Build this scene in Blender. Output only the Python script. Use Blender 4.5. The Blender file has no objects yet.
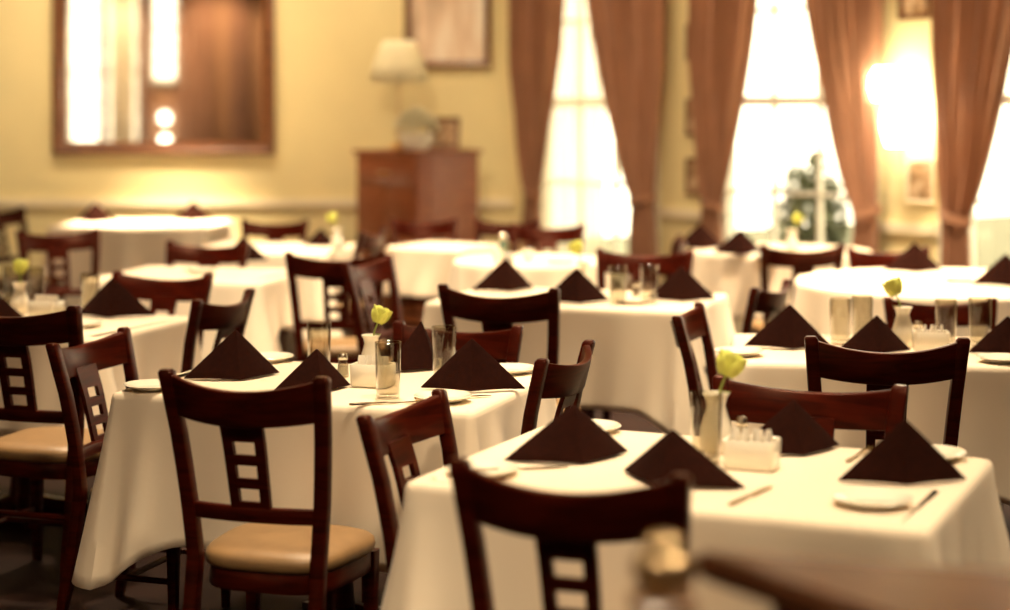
import bpy, bmesh, math, random
from mathutils import Vector, Matrix
PI = math.pi
C = bpy.context.scene.collection
scn = bpy.context.scene
R = math.radians
random.seed(7)

# ------------------------------------------------------------------ camera geometry
EYE, F, YH = 1.57, 1800.0, 110.0          # eye height, focal length (px of a 1010 wide frame), horizon row
def at(u, v, z):
    """world point at height z seen along the sight line (u, v)"""
    d = F * (EYE - z) / (v - YH)
    return Vector(((u - 505) * d / F, d, z))

# ------------------------------------------------------------------ materials
def new_mat(name):
    m = bpy.data.materials.new(name); m.use_nodes = True
    nt = m.node_tree
    return m, nt, nt.nodes['Principled BSDF']

def plain(name, col, rough=.5, metal=0., noise=0., nscale=8., bump=0., bscale=60., coat=0., spec=.5, sheen=0.):
    m, nt, b = new_mat(name)
    b.inputs['Roughness'].default_value = rough
    b.inputs['Metallic'].default_value = metal
    b.inputs['Coat Weight'].default_value = coat
    b.inputs['Coat Roughness'].default_value = .12
    b.inputs['Specular IOR Level'].default_value = spec
    b.inputs['Sheen Weight'].default_value = sheen
    tc = nt.nodes.new('ShaderNodeTexCoord')
    if noise:
        n = nt.nodes.new('ShaderNodeTexNoise'); n.inputs['Scale'].default_value = nscale
        n.inputs['Detail'].default_value = 5
        r = nt.nodes.new('ShaderNodeValToRGB')
        lo = [c * (1 - noise) for c in col]; hi = [min(1, c * (1 + noise)) for c in col]
        r.color_ramp.elements[0].color = (*lo, 1); r.color_ramp.elements[1].color = (*hi, 1)
        r.color_ramp.elements[0].position = .3; r.color_ramp.elements[1].position = .7
        nt.links.new(tc.outputs['Object'], n.inputs['Vector'])
        nt.links.new(n.outputs['Fac'], r.inputs['Fac']); nt.links.new(r.outputs['Color'], b.inputs['Base Color'])
    else:
        b.inputs['Base Color'].default_value = (*col, 1)
    if bump:
        n2 = nt.nodes.new('ShaderNodeTexNoise'); n2.inputs['Scale'].default_value = bscale
        n2.inputs['Detail'].default_value = 4
        bp = nt.nodes.new('ShaderNodeBump'); bp.inputs['Strength'].default_value = bump; bp.inputs['Distance'].default_value = .01
        nt.links.new(tc.outputs['Object'], n2.inputs['Vector'])
        nt.links.new(n2.outputs['Fac'], bp.inputs['Height']); nt.links.new(bp.outputs['Normal'], b.inputs['Normal'])
    return m

def wood(name, dark, light, scale=(3, 3, 22), rough=.3, coat=.4, spec=.5):
    m, nt, b = new_mat(name)
    tc = nt.nodes.new('ShaderNodeTexCoord'); mp = nt.nodes.new('ShaderNodeMapping')
    mp.inputs['Scale'].default_value = scale
    n = nt.nodes.new('ShaderNodeTexNoise'); n.inputs['Scale'].default_value = 2.2; n.inputs['Detail'].default_value = 6
    n.inputs['Distortion'].default_value = .8
    r = nt.nodes.new('ShaderNodeValToRGB')
    r.color_ramp.elements[0].color = (*dark, 1); r.color_ramp.elements[1].color = (*light, 1)
    r.color_ramp.elements[0].position = .3; r.color_ramp.elements[1].position = .72
    nt.links.new(tc.outputs['Object'], mp.inputs['Vector']); nt.links.new(mp.outputs['Vector'], n.inputs['Vector'])
    nt.links.new(n.outputs['Fac'], r.inputs['Fac']); nt.links.new(r.outputs['Color'], b.inputs['Base Color'])
    b.inputs['Roughness'].default_value = rough; b.inputs['Coat Weight'].default_value = coat
    b.inputs['Coat Roughness'].default_value = .15; b.inputs['Specular IOR Level'].default_value = spec
    return m

M = {}
M['chair'] = wood('mahogany', (.014, .0012, .0005), (.060, .0052, .0017), rough=.34, coat=0., spec=.26)
M['chair'].node_tree.nodes['Principled BSDF'].inputs['Specular Tint'].default_value = (1, .50, .34, 1)
M['seat'] = plain('tan_vinyl', (.25, .145, .062), .42, noise=.08, nscale=30, bump=.15, bscale=300)
M['cloth'] = plain('white_linen', (.85, .72, .55), .9, bump=.10, bscale=14, spec=.2, sheen=.1)
M['napkin'] = plain('black_brown_linen', (.018, .0036, .0015), .9, noise=.2, nscale=60, bump=.2, bscale=350, spec=.08)
M['china'] = plain('white_china', (.86, .80, .66), .18, coat=.5)
M['steel'] = plain('cutlery_steel', (.75, .66, .52), .22, metal=1.)
M['brass'] = plain('old_brass', (.78, .58, .32), .3, metal=1., noise=.12, nscale=20)
M['cap_metal'] = plain('shaker_cap', (.8, .74, .62), .25, metal=1.)
M['salt'] = plain('salt_white', (.85, .80, .68), .8)
M['packet'] = plain('sugar_paper', (.85, .78, .66), .7)
M['bloom'] = plain('yellow_petal', (.66, .68, .13), .6, noise=.15, nscale=30)
M['stem'] = plain('green_stem', (.30, .38, .07), .55)
M['wall'] = plain('yellow_wall_paint', (.80, .68, .36), .75, noise=.05, nscale=1.5, bump=.05, bscale=40)
M['brown_wall'] = plain('brown_wall_paint', (.40, .19, .09), .75, noise=.05, nscale=1.5)
M['trim'] = plain('cream_trim', (.84, .74, .52), .5)
M['white_trim'] = plain('white_window_paint', (.82, .78, .66), .45)
M['ceiling'] = plain('ceiling_paint', (.62, .46, .28), .85)
M['curtain'] = plain('rust_curtain', (.33, .15, .078), .8, noise=.1, nscale=5, bump=.15, bscale=250, sheen=.2)
M['pale_drape'] = plain('pale_drape', (.80, .66, .44), .8, noise=.1, nscale=5)
M['mirror'] = plain('mirror_silver', (.92, .90, .85), .03, metal=1.)
M['gilt'] = wood('brown_gilt_frame', (.10, .035, .012), (.22, .085, .03), rough=.35)
M['cabinet'] = wood('cherry_cabinet', (.20, .045, .012), (.34, .10, .03), rough=.45, coat=.1)
M['cap'] = wood('brown_counter', (.085, .027, .010), (.125, .041, .015), (12, 2, 2), rough=.38)
M['post'] = wood('post_wood', (.22, .11, .055), (.30, .16, .08), (10, 10, 1.5), rough=.4)
M['shade'] = plain('lamp_shade_linen', (.86, .78, .52), .8)
M['foliage'] = plain('leaf_green', (.15, .17, .11), .6, noise=.3, nscale=6)
M['soil'] = plain('garden_ground', (.12, .12, .07), .95, noise=.3, nscale=3)
M['flower_white'] = plain('white_petal', (.85, .80, .62), .7)
M['armleather'] = plain('brown_leather', (.20, .05, .025), .35, noise=.2, nscale=6, coat=.2)
M['bottle'] = plain('bottle_glass', (.10, .16, .12), .1, coat=.5)

def thin_glass(name, ior, tint):
    m = bpy.data.materials.new(name); m.use_nodes = True; nt = m.node_tree
    nt.nodes.remove(nt.nodes['Principled BSDF'])
    t = nt.nodes.new('ShaderNodeBsdfTransparent'); t.inputs['Color'].default_value = (*tint, 1)
    g = nt.nodes.new('ShaderNodeBsdfGlossy'); g.inputs['Roughness'].default_value = .03
    lw = nt.nodes.new('ShaderNodeLayerWeight'); lw.inputs['Blend'].default_value = .5
    pw = nt.nodes.new('ShaderNodeMath'); pw.operation = 'POWER'; pw.inputs[1].default_value = 2.6
    ma = nt.nodes.new('ShaderNodeMath'); ma.operation = 'MULTIPLY_ADD'; ma.inputs[1].default_value = ior; ma.inputs[2].default_value = .04
    mx = nt.nodes.new('ShaderNodeMixShader')
    nt.links.new(lw.outputs['Facing'], pw.inputs[0]); nt.links.new(pw.outputs[0], ma.inputs[0])
    nt.links.new(ma.outputs[0], mx.inputs[0]); nt.links.new(t.outputs[0], mx.inputs[1]); nt.links.new(g.outputs[0], mx.inputs[2])
    nt.links.new(mx.outputs[0], nt.nodes['Material Output'].inputs['Surface'])
    return m
M['glass'] = thin_glass('drinking_glass', 1.15, (.86, .84, .78))
M['pane'] = thin_glass('window_glass', .5, (.97, .98, .95))

def sheer_mat():
    m = bpy.data.materials.new('sheer_voile'); m.use_nodes = True; nt = m.node_tree
    nt.nodes.remove(nt.nodes['Principled BSDF'])
    t = nt.nodes.new('ShaderNodeBsdfTransparent')
    d = nt.nodes.new('ShaderNodeBsdfDiffuse'); d.inputs['Color'].default_value = (.85, .80, .66, 1)
    tl = nt.nodes.new('ShaderNodeBsdfTranslucent'); tl.inputs['Color'].default_value = (.85, .80, .66, 1)
    a = nt.nodes.new('ShaderNodeMixShader'); a.inputs[0].default_value = .6
    b = nt.nodes.new('ShaderNodeMixShader'); b.inputs[0].default_value = .45
    nt.links.new(d.outputs[0], a.inputs[1]); nt.links.new(tl.outputs[0], a.inputs[2])
    nt.links.new(t.outputs[0], b.inputs[1]); nt.links.new(a.outputs[0], b.inputs[2])
    nt.links.new(b.outputs[0], nt.nodes['Material Output'].inputs['Surface'])
    return m
M['sheer'] = sheer_mat()

def emit_mat(name, col, s):
    m, nt, b = new_mat(name)
    b.inputs['Base Color'].default_value = (.9, .85, .7, 1)
    b.inputs['Emission Color'].default_value = (*col, 1); b.inputs['Emission Strength'].default_value = s
    return m
M['glow'] = emit_mat('lit_frosted_shade', (1, .93, .72), 13)
M['flame'] = emit_mat('candle_glow', (1, .93, .85), 3.0)

def floor_mat():
    m, nt, b = new_mat('dark_plank_floor')
    tc = nt.nodes.new('ShaderNodeTexCoord'); br = nt.nodes.new('ShaderNodeTexBrick')
    br.inputs['Scale'].default_value = 1.0; br.inputs['Brick Width'].default_value = 1.3; br.inputs['Row Height'].default_value = .11
    br.inputs['Mortar Size'].default_value = .003
    br.inputs['Color1'].default_value = (.009, .0024, .001, 1); br.inputs['Color2'].default_value = (.015, .004, .0017, 1)
    br.inputs['Mortar'].default_value = (.012, .004, .002, 1)
    nt.links.new(tc.outputs['Object'], br.inputs['Vector']); nt.links.new(br.outputs['Color'], b.inputs['Base Color'])
    b.inputs['Roughness'].default_value = .65; b.inputs['Specular IOR Level'].default_value = .12
    return m
M['floor'] = floor_mat()

def art_mat(name, cols, scale):
    m, nt, b = new_mat(name)
    tc = nt.nodes.new('ShaderNodeTexCoord'); n = nt.nodes.new('ShaderNodeTexNoise')
    mp = nt.nodes.new('ShaderNodeMapping'); mp.inputs['Scale'].default_value = scale
    r = nt.nodes.new('ShaderNodeValToRGB'); cr = r.color_ramp
    cr.elements[0].color = (*cols[0], 1); cr.elements[0].position = .32
    cr.elements[1].color = (*cols[-1], 1); cr.elements[1].position = .68
    for i, c in enumerate(cols[1:-1]):
        e = cr.elements.new(.32 + .36 * (i + 1) / (len(cols) - 1)); e.color = (*c, 1)
    nt.links.new(tc.outputs['Object'], mp.inputs['Vector']); nt.links.new(mp.outputs['Vector'], n.inputs['Vector'])
    n.inputs['Scale'].default_value = 1; n.inputs['Detail'].default_value = 3
    nt.links.new(n.outputs['Fac'], r.inputs['Fac']); nt.links.new(r.outputs['Color'], b.inputs['Base Color'])
    b.inputs['Roughness'].default_value = .35
    return m
M['art'] = art_mat('painted_canvas', [(.30, .20, .12), (.70, .52, .36), (.85, .76, .62)], (6, 6, 1.2))
M['art_small'] = art_mat('small_print', [(.12, .08, .04), (.42, .25, .12), (.72, .58, .40)], (12, 12, 12))

# ------------------------------------------------------------------ object helpers
def link(o, parent=None):
    C.objects.link(o)
    if parent: o.parent = parent
    return o

def finish(name, bm, mat, parent=None, smooth=40, weld=True):
    if weld: bmesh.ops.remove_doubles(bm, verts=bm.verts, dist=1e-5)
    bmesh.ops.recalc_face_normals(bm, faces=bm.faces)
    me = bpy.data.meshes.new(name); bm.to_mesh(me); bm.free()
    me.materials.append(mat)
    if smooth:
        for p in me.polygons: p.use_smooth = True
        me.set_sharp_from_angle(angle=R(smooth))
    return link(bpy.data.objects.new(name, me), parent)

def tag(o, label, cat, group=None, kind=None):
    o['label'] = label; o['category'] = cat
    if group: o['group'] = group
    if kind: o['kind'] = kind
    return o

def thing(name, label, cat, loc=(0, 0, 0), rz=0., group=None):
    o = bpy.data.objects.new(name, None); o.empty_display_size = .1
    link(o); o.location = loc; o.rotation_euler = (0, 0, rz)
    return tag(o, label, cat, group)

def struct(o, label=None):
    o['kind'] = 'structure'
    if label: o['label'] = label
    return o

def dup(root, name=None):
    r = root.copy(); C.objects.link(r)
    for ch in root.children:
        c = ch.copy(); C.objects.link(c); c.parent = r
        for g in ch.children:
            k = g.copy(); C.objects.link(k); k.parent = c
    return r

def box(bm, c, s, bev=0., rot=None):
    m = Matrix.Translation(c)
    if rot is not None: m = m @ rot
    g = bmesh.ops.create_cube(bm, size=1, matrix=m @ Matrix.Diagonal((*s, 1)))
    if bev:
        es = list({e for v in g['verts'] for e in v.link_edges})
        bmesh.ops.bevel(bm, geom=es, offset=bev, segments=2, affect='EDGES', profile=.6)

def loft(bm, rings, cap=True):
    vs = [[bm.verts.new(p) for p in r] for r in rings]
    n = len(vs[0])
    for a, b in zip(vs, vs[1:]):
        for i in range(n):
            bm.faces.new((a[i], a[(i + 1) % n], b[(i + 1) % n], b[i]))
    if cap:
        bm.faces.new(vs[0][::-1]); bm.faces.new(vs[-1])
    return vs

def rrect(cx, cy, hx, hy, r, k=3):
    """rounded rectangle, counter-clockwise, list of (a, b)"""
    out = []
    r = min(r, hx * .98, hy * .98)
    for qx, qy, a0 in ((1, 1, 0), (-1, 1, 90), (-1, -1, 180), (1, -1, 270)):
        for i in range(k + 1):
            a = R(a0 + 90 * i / k)
            out.append((cx + qx * (hx - r) + r * math.cos(a), cy + qy * (hy - r) + r * math.sin(a)))
    return out

def lathe(bm, prof, n=28, c=(0, 0, 0), lobes=0, lobe_amp=0.):
    rings = []
    for r, z in prof:
        if r < 1e-6: rings.append([bm.verts.new((c[0], c[1], c[2] + z))])
        else:
            ring = []
            for i in range(n):
                a = 2 * PI * i / n
                rr = r * (1 + lobe_amp * math.cos(lobes * a)) if lobes else r
                ring.append(bm.verts.new((c[0] + rr * math.cos(a), c[1] + rr * math.sin(a), c[2] + z)))
            rings.append(ring)
    for a, b in zip(rings, rings[1:]):
        if len(a) == 1 and len(b) == 1: continue
        for i in range(n):
            j = (i + 1) % n
            if len(a) == 1: bm.faces.new((a[0], b[j], b[i]))
            elif len(b) == 1: bm.faces.new((a[i], a[j], b[0]))
            else: bm.faces.new((a[i], a[j], b[j], b[i]))

def tube(bm, pts, rad, n=8):
    pts = [Vector(p) for p in pts]
    if not hasattr(rad, '__len__'): rad = [rad] * len(pts)
    rings = []
    for i, p in enumerate(pts):
        t = (pts[min(i + 1, len(pts) - 1)] - pts[max(i - 1, 0)]).normalized()
        u = t.cross(Vector((0, 0, 1)) if abs(t.z) < .9 else Vector((1, 0, 0))).normalized(); w = t.cross(u)
        rings.append([p + (u * math.cos(2 * PI * k / n) + w * math.sin(2 * PI * k / n)) * rad[i] for k in range(n)])
    loft(bm, rings)

def solidify(o, t, offset=0.):
    m = o.modifiers.new('thickness', 'SOLIDIFY'); m.thickness = t; m.offset = offset
    return o

# ------------------------------------------------------------------ dining chair
TOPZ = .90
def back_line(z):
    """half width and y of the chair's back posts at height z"""
    K = [(0, .186, -.235), (.20, .180, -.195), (.43, .176, -.165), (.55, .188, -.170), (.72, .203, -.195), (.90, .220, -.240)]
    for (a, w0, y0), (b, w1, y1) in zip(K, K[1:]):
        if z <= b:
            t = (z - a) / (b - a); return w0 + (w1 - w0) * t, y0 + (y1 - y0) * t
    return K[-1][1:]

def make_chair():
    t = thing('dining_chair', '', 'chair')
    w = M['chair']
    # rear posts run from the floor to the ears above the crest rail
    for s in (-1, 1):
        bm = bmesh.new(); rings = []
        for z in (0, .1, .2, .32, .43, .5, .58, .66, .74, .82, .87, .893, .90):
            hw, y = back_line(z)
            k = .75 if z < .05 else 1.
            if z > .895: k = .72
            rings.append([(a, b, z) for a, b in rrect(s * hw, y, .0195 * k, .0175 * k, .006, 2)])
        loft(bm, rings); finish('rear_post', bm, w, t)
    # front legs
    for s in (-1, 1):
        bm = bmesh.new(); rings = []
        for z, k in ((0, .62), (.2, .82), (.39, 1.)):
            rings.append([(a, b, z) for a, b in rrect(s * .178, .165, .020 * k, .020 * k, .006, 2)])
        loft(bm, rings); finish('front_leg', bm, w, t)
    # crest rail, bowed backwards
    def bowed(name, z0, z1, bow, thick, hw_in=.012, arch=0., dip=0.):
        bm = bmesh.new(); rings = []
        N = 16
        for i in range(N + 1):
            q = -1 + 2 * i / N
            hw0, y0 = back_line((z0 + z1) / 2)
            x = q * (hw0 - hw_in)
            b = bow * (1 - q * q)
            sec = []
            for a, c in rrect(0, 0, thick / 2, (z1 - z0) / 2, .006, 2):
                zc = (z0 + z1) / 2 + c
                zc -= (dip if c > 0 else arch) * (1 - q * q)
                sec.append((x, back_line(max(zc, .45))[1] - b + a, zc))
            rings.append(sec)
        loft(bm, rings); return finish(name, bm, w, t)
    bowed('crest_rail', .785, .888, .055, .024, arch=.014, dip=.026)
    bowed('lower_rail', .525, .565, .018, .022)
    # splat with three window cut-outs
    bm = bmesh.new()
    xs = [-.055, -.029, .029, .055]
    zs = [.545, .578, .612, .638, .672, .698, .732, .80]
    def yy(z, x): return back_line(z)[1] - (.018 + (.024) * (z - .545) / .25) + .05 * x * x
    grid = {}
    for side in (-.007, .007):
        for i, x in enumerate(xs):
            for j, z in enumerate(zs):
                k = 1 + .10 * (z - .545) / .25
                grid[side, i, j] = bm.verts.new((x * k, yy(z, x) + side, z))
    full = lambda i, j: not (i == 1 and j in (1, 3, 5)) and 0 <= i < 3 and 0 <= j < 7
    for i in range(3):
        for j in range(7):
            if not full(i, j): continue
            for side in (-.007, .007):
                bm.faces.new([grid[side, a, b] for a, b in ((i, j), (i + 1, j), (i + 1, j + 1), (i, j + 1))])
            for (di, dj), (p, q) in (((-1, 0), ((0, 0), (0, 1))), ((1, 0), ((1, 0), (1, 1))), ((0, -1), ((0, 0), (1, 0))), ((0, 1), ((0, 1), (1, 1)))):
                if not full(i + di, j + dj):
                    a, b = (i + p[0], j + p[1]), (i + q[0], j + q[1])
                    bm.faces.new([grid[-.007, a[0], a[1]], grid[-.007, b[0], b[1]], grid[.007, b[0], b[1]], grid[.007, a[0], a[1]]])
    bmesh.ops.recalc_face_normals(bm, faces=bm.faces)
    finish('splat', bm, w, t)
    # seat frame and upholstered seat
    def plan(sc, z, dy=.02, front=.205, back=-.172):
        out = []
        n = 40
        for i in range(n):
            a = 2 * PI * i / n
            e = 2 / 3.6
            cx = math.copysign(abs(math.cos(a)) ** e, math.cos(a)); cy = math.copysign(abs(math.sin(a)) ** e, math.sin(a))
            hy = (front - back) / 2; my = (front + back) / 2
            hx = .205 + .018 * cy
            out.append((cx * hx * sc, my + cy * hy * sc, z))
        return out
    bm = bmesh.new()
    loft(bm, [plan(.94, .345), plan(.95, .35), plan(.95, .392), plan(.94, .395)]); finish('seat_frame', bm, w, t)
    bm = bmesh.new()
    loft(bm, [plan(.93, .395), plan(.985, .402), plan(1.0, .415), plan(.99, .428), plan(.94, .438), plan(.82, .446), plan(.6, .450), plan(.3, .452)])
    finish('seat', bm, M['seat'], t, smooth=80)
    # stretchers
    for s in (-1, 1):
        bm = bmesh.new(); tube(bm, [(s * .18, .165, .17), (s * .18, -.20, .17)], .010); finish('side_stretcher', bm, w, t)
    bm = bmesh.new(); tube(bm, [(-.18, 0, .17), (.18, 0, .17)], .010); finish('cross_stretcher', bm, w, t)
    bm = bmesh.new(); tube(bm, [(-.178, -.198, .24), (.178, -.198, .24)], .010); finish('rear_stretcher', bm, w, t)
    return t

chair0 = make_chair(); chair_used = []
def chair(u, v, deg, s, label, group='dining chairs', sx=1.):
    """chair whose crest top middle is on sight line (u, v), facing deg (0 = away from the camera)"""
    o = chair0 if not chair_used else dup(chair0)
    chair_used.append(o)
    p = at(u, v, TOPZ * s); a = R(deg)
    off = Matrix.Rotation(a, 3, 'Z') @ Vector((0, -.24 * s, 0))
    o.location = (p.x - off.x, p.y - off.y, 0); o.rotation_euler = (0, 0, a); o.scale = (s * sx, s, s)
    o['label'] = label; o['group'] = group
    return o

# ------------------------------------------------------------------ tables and cloths
TZ = .745
def square_table(cx, cy, w, d, deg, label):
    t = thing('dining_table', label, 'table', (cx, cy, 0), R(deg), 'dining tables')
    bm = bmesh.new(); box(bm, (0, 0, TZ - .02), (w - .03, d - .03, .03), .006); finish('tabletop', bm, M['chair'], t)
    pedestal(t, min(w, d))
    return t
def round_table(cx, cy, r, label):
    t = thing('round_table', label, 'table', (cx, cy, 0), 0, 'dining tables')
    bm = bmesh.new(); lathe(bm, [(0, TZ - .035), (r - .03, TZ - .035), (r - .02, TZ - .02), (r - .03, TZ - .005), (0, TZ - .005)], 40); finish('tabletop', bm, M['chair'], t)
    pedestal(t, 2 * r)
    return t
def pedestal(t, w):
    bm = bmesh.new(); lathe(bm, [(0, .05), (.055, .05), (.045, .10), (.038, .2), (.038, .62), (.09, .69), (.12, .709), (0, .709)], 16); finish('pedestal_column', bm, M['chair'], t)
    l = w * .33
    for k in range(4):
        bm = bmesh.new(); a = k * PI / 2 + PI / 4
        rot = Matrix.Rotation(a, 4, 'Z')
        rings = []
        for x, h in ((.03, .09), (l * .5, .06), (l, .035)):
            rings.append([rot @ Vector((x, y, z)) for y, z in rrect(0, h / 2, .028, h / 2, .006, 2)])
        loft(bm, rings); finish('foot', bm, M['chair'], t)

def perimeter(w, d, r, ns, nc):
    """rounded rectangle outline: (point, normal, corner weight, side weights)"""
    out = []
    hx, hy = w / 2, d / 2
    sides = [((hx, -hy), (hx, hy), (1, 0), 'right'), ((hx, hy), (-hx, hy), (0, 1), 'far'), ((-hx, hy), (-hx, -hy), (-1, 0), 'left'), ((-hx, -hy), (hx, -hy), (0, -1), 'near')]
    for k, (a, b, n, nm) in enumerate(sides):
        a = Vector(a); b = Vector(b); n = Vector(n); L = (b - a).length; tdir = (b - a).normalized()
        for i in range(ns):
            q = r + (L - 2 * r) * (i + .5) / ns
            out.append((a + tdir * q, n.copy(), min(q, L - q), nm, nm, 0.))
        n2 = Vector(sides[(k + 1) % 4][2]); nm2 = sides[(k + 1) % 4][3]
        c = b - n * r - n2 * r
        for i in range(nc):
            f = (i + .5) / nc
            dirn = Vector((n.x * math.cos(f * PI / 2) + n2.x * math.sin(f * PI / 2), n.y * math.cos(f * PI / 2) + n2.y * math.sin(f * PI / 2)))
            out.append((c + dirn * r, dirn, 0., nm, nm2, f))
    return out

def table_cloth(name, loc, deg, outline, drop, label, seed, flare=.03, cflare=.10, clen=.28, wave=.014, round_=False, group='white tablecloths'):
    rnd = random.Random(seed)
    ph = [rnd.uniform(0, 6.28) for _ in range(8)]
    bm = bmesh.new()
    NV = 15
    rings = [[] for _ in range(NV + 5)]
    s = 0.; prev = None
    for (p, n, cd, n1, n2, f) in outline:
        if prev is not None: s += (p - prev).length
        prev = p
        L = drop[n1] * (1 - f) + drop[n2] * f if not round_ else drop['near']
        g = math.exp(-(cd / .13) ** 2) if not round_ else 0.
        cf, g2 = cflare, g
        if not round_:
            if f == 0:
                adj = ('near' if p.y < 0 else 'far') if n1 in ('left', 'right') else ('right' if p.x > 0 else 'left')
                La, Ls = drop[adj], drop[n1]
                q = min(1, max(0, (cd - .03) / .10)); q = q * q * (3 - 2 * q)
                L = max(La, Ls) * (1 - q) + Ls * q
            else: L = max(drop[n1], drop[n2])
            if L < .3: cf, g2 = cflare * .3, g * .3
        k = .055
        # top, rounded over the table edge
        prof = [(-.06, .0), (-.012, .0), (-.003, -.003), (.003, -.010), (.006, -.022)]
        for i, (o, z) in enumerate(prof):
            q = p + n * o
            rings[i].append((q.x, q.y, z + .0015 * math.sin(9 * s + ph[0]) * (i == 0)))
        hem = L * (1 + .02 * math.sin(5 * s + ph[1]) + clen * g2)
        for j in range(1, NV + 1):
            v = j / NV
            out = .006 + (flare + cf * g) * v ** 1.15
            wv = wave * (math.sin(17 * s + ph[2]) + .7 * math.sin(29 * s + ph[3] + 2 * v)) * v
            wv += g2 * .04 * math.sin(34 * cd + ph[4]) * v * (0 if cd == 0 else 1)
            if round_:
                wv += .030 * v * math.sin(p.angle_signed(Vector((1, 0))) * 13 + ph[5] + .6 * math.sin(3 * s))
            q = p + n * (out + wv)
            rings[4 + j].append((q.x, q.y, -.022 - (hem - .022) * v))
    loft(bm, rings, cap=False)
    bm.verts.ensure_lookup_table()
    nring = len(rings[0])
    bm.faces.new([bm.verts[i] for i in range(nring)])
    o = finish(name, bm, M['cloth'], None, smooth=60)
    o.location = (loc[0], loc[1], TZ + .007); o.rotation_euler = (0, 0, R(deg))
    solidify(o, .003, -1)
    return tag(o, label, 'tablecloth', group)

CT = TZ + .0085     # height of the cloth's surface

class Tab:
    def __init__(s, cx, cy, w, d, deg, what, drop, seed, **kw):
        s.c = Vector((cx, cy)); s.w, s.d, s.deg = w, d, deg; s.what = what
        a = R(deg); s.ex = Vector((math.cos(a), math.sin(a))); s.ey = Vector((-math.sin(a), math.cos(a)))
        square_table(cx, cy, w, d, deg, 'dark pedestal table under the cloth of the ' + what)
        table_cloth('tablecloth', (cx, cy), deg, perimeter(w, d, .02, 46, 7), drop, 'white cloth draped over the ' + what, seed, **kw)
    def p(s, lx, ly):
        q = s.c + s.ex * lx + s.ey * ly
        return Vector((q.x, q.y, CT))

# ------------------------------------------------------------------ table ware
def make_napkin():
    bm = bmesh.new()
    def wing(sx, A, Fp, L, n=8, bulge=.012):
        A, Fp, L = Vector(A), Vector(Fp), Vector(L)
        L.x *= sx; nrm = (Fp - A).cross(L - A).normalized()
        if nrm.y > 0: nrm = -nrm
        rows = []
        for i in range(n + 1):
            a = A.lerp(Fp, i / n); b = A.lerp(L, i / n)
            row = []
            for j in range(i + 1):
                q = j / i if i else 0
                v = a.lerp(b, q) + nrm * bulge * math.sin(PI * q) * (i / n)
                row.append(bm.verts.new(v))
            rows.append(row)
        for i in range(n):
            for j in range(i + 1):
                bm.faces.new((rows[i][j], rows[i + 1][j], rows[i + 1][j + 1]))
                if j < i: bm.faces.new((rows[i][j], rows[i + 1][j + 1], rows[i][j + 1]))
    for (top, f, lx, ly) in ((.150, -.050, .150, .045), (.138, -.030, .140, .058)):
        for sx in (-1, 1):
            wing(sx, (0, .004, top), (0, f, .004), (.0 + lx, ly, .004))
    o = finish('folded_napkin', bm, M['napkin'], smooth=35)
    solidify(o, .007, 0)
    b = o.modifiers.new('soft', 'BEVEL'); b.width = .002; b.segments = 2; b.limit_method = 'ANGLE'
    return o
nap0 = make_napkin(); nap_used = []
def napkin(pos, deg, label, s=1., sy=1., sz=1.):
    o = nap0 if not nap_used else nap0.copy()
    if nap_used: C.objects.link(o)
    nap_used.append(o)
    o.location = (pos.x, pos.y, pos.z); o.rotation_euler = (0, 0, R(deg)); o.scale = (s, s * sy, s * sz)
    tag(o, label, 'napkin', 'folded dark napkins'); return o

def make_glass():
    bm = bmesh.new()
    h, r0, r1, t = .160, .0335, .038, .0026
    lathe(bm, [(0, 0), (r0 - .002, 0), (r0, .003), (r1, h - .001), (r1 - t / 2, h), (r1 - t, h - .001), (r0 - t, .016), (r0 - .006, .012), (0, .012)], 36)
    return finish('water_glass', bm, M['glass'], smooth=50)
glass0 = make_glass(); glass_used = []
def tumbler(pos, label, s=1.):
    o = glass0 if not glass_used else glass0.copy()
    if glass_used: C.objects.link(o)
    glass_used.append(o)
    o.location = (pos.x, pos.y, pos.z); o.scale = (s, s, s)
    tag(o, label, 'glass', 'water glasses'); return o

def make_plate():
    bm = bmesh.new()
    lathe(bm, [(0, 0), (.045, 0), (.05, .002), (.078, .014), (.082, .017), (.080, .019), (.074, .017), (.052, .007), (.046, .005), (0, .005)], 40)
    return finish('bread_plate', bm, M['china'], smooth=60)
plate0 = make_plate(); plate_used = []
def plate(pos, label, s=1.):
    o = plate0 if not plate_used else plate0.copy()
    if plate_used: C.objects.link(o)
    plate_used.append(o)
    o.location = (pos.x, pos.y, pos.z); o.scale = (s, s, s)
    tag(o, label, 'plate', 'bread plates'); return o

def make_knife():
    t = thing('table_knife', '', 'knife')
    bm = bmesh.new(); rings = []
    for y, hw, hz in ((-.11, .004, .002), (-.105, .006, .0035), (-.06, .0065, .0035), (-.01, .0045, .003), (0, .004, .002)):
        rings.append([(a, y, .004 + b) for a, b in rrect(0, 0, hw, hz, .003, 2)])
    loft(bm, rings); finish('handle', bm, M['steel'], t)
    bm = bmesh.new(); rings = []
    for y, hw, off in ((0, .004, 0), (.01, .008, .001), (.08, .009, .001), (.105, .006, .003), (.115, .001, .006)):
        rings.append([(a + off, y, .003 + b) for a, b in rrect(0, 0, hw, .0009, .0006, 2)])
    loft(bm, rings); finish('blade', bm, M['steel'], t)
    return t
def make_fork():
    t = thing('table_fork', '', 'fork')
    bm = bmesh.new(); rings = []
    for y, hw, z in ((-.10, .004, .003), (-.095, .007, .003), (-.03, .004, .004), (.03, .003, .008), (.045, .010, .006), (.055, .012, .004)):
        rings.append([(a, y, z + b) for a, b in rrect(0, 0, hw, .0012, .001, 2)])
    loft(bm, rings); finish('handle', bm, M['steel'], t)
    for k in range(4):
        bm = bmesh.new(); x = -.009 + .006 * k
        tube(bm, [(x, .052, .004), (x, .075, .002), (x * .95, .095, .006)], [.0018, .0016, .0008], 6); finish('tine', bm, M['steel'], t)
    return t
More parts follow.
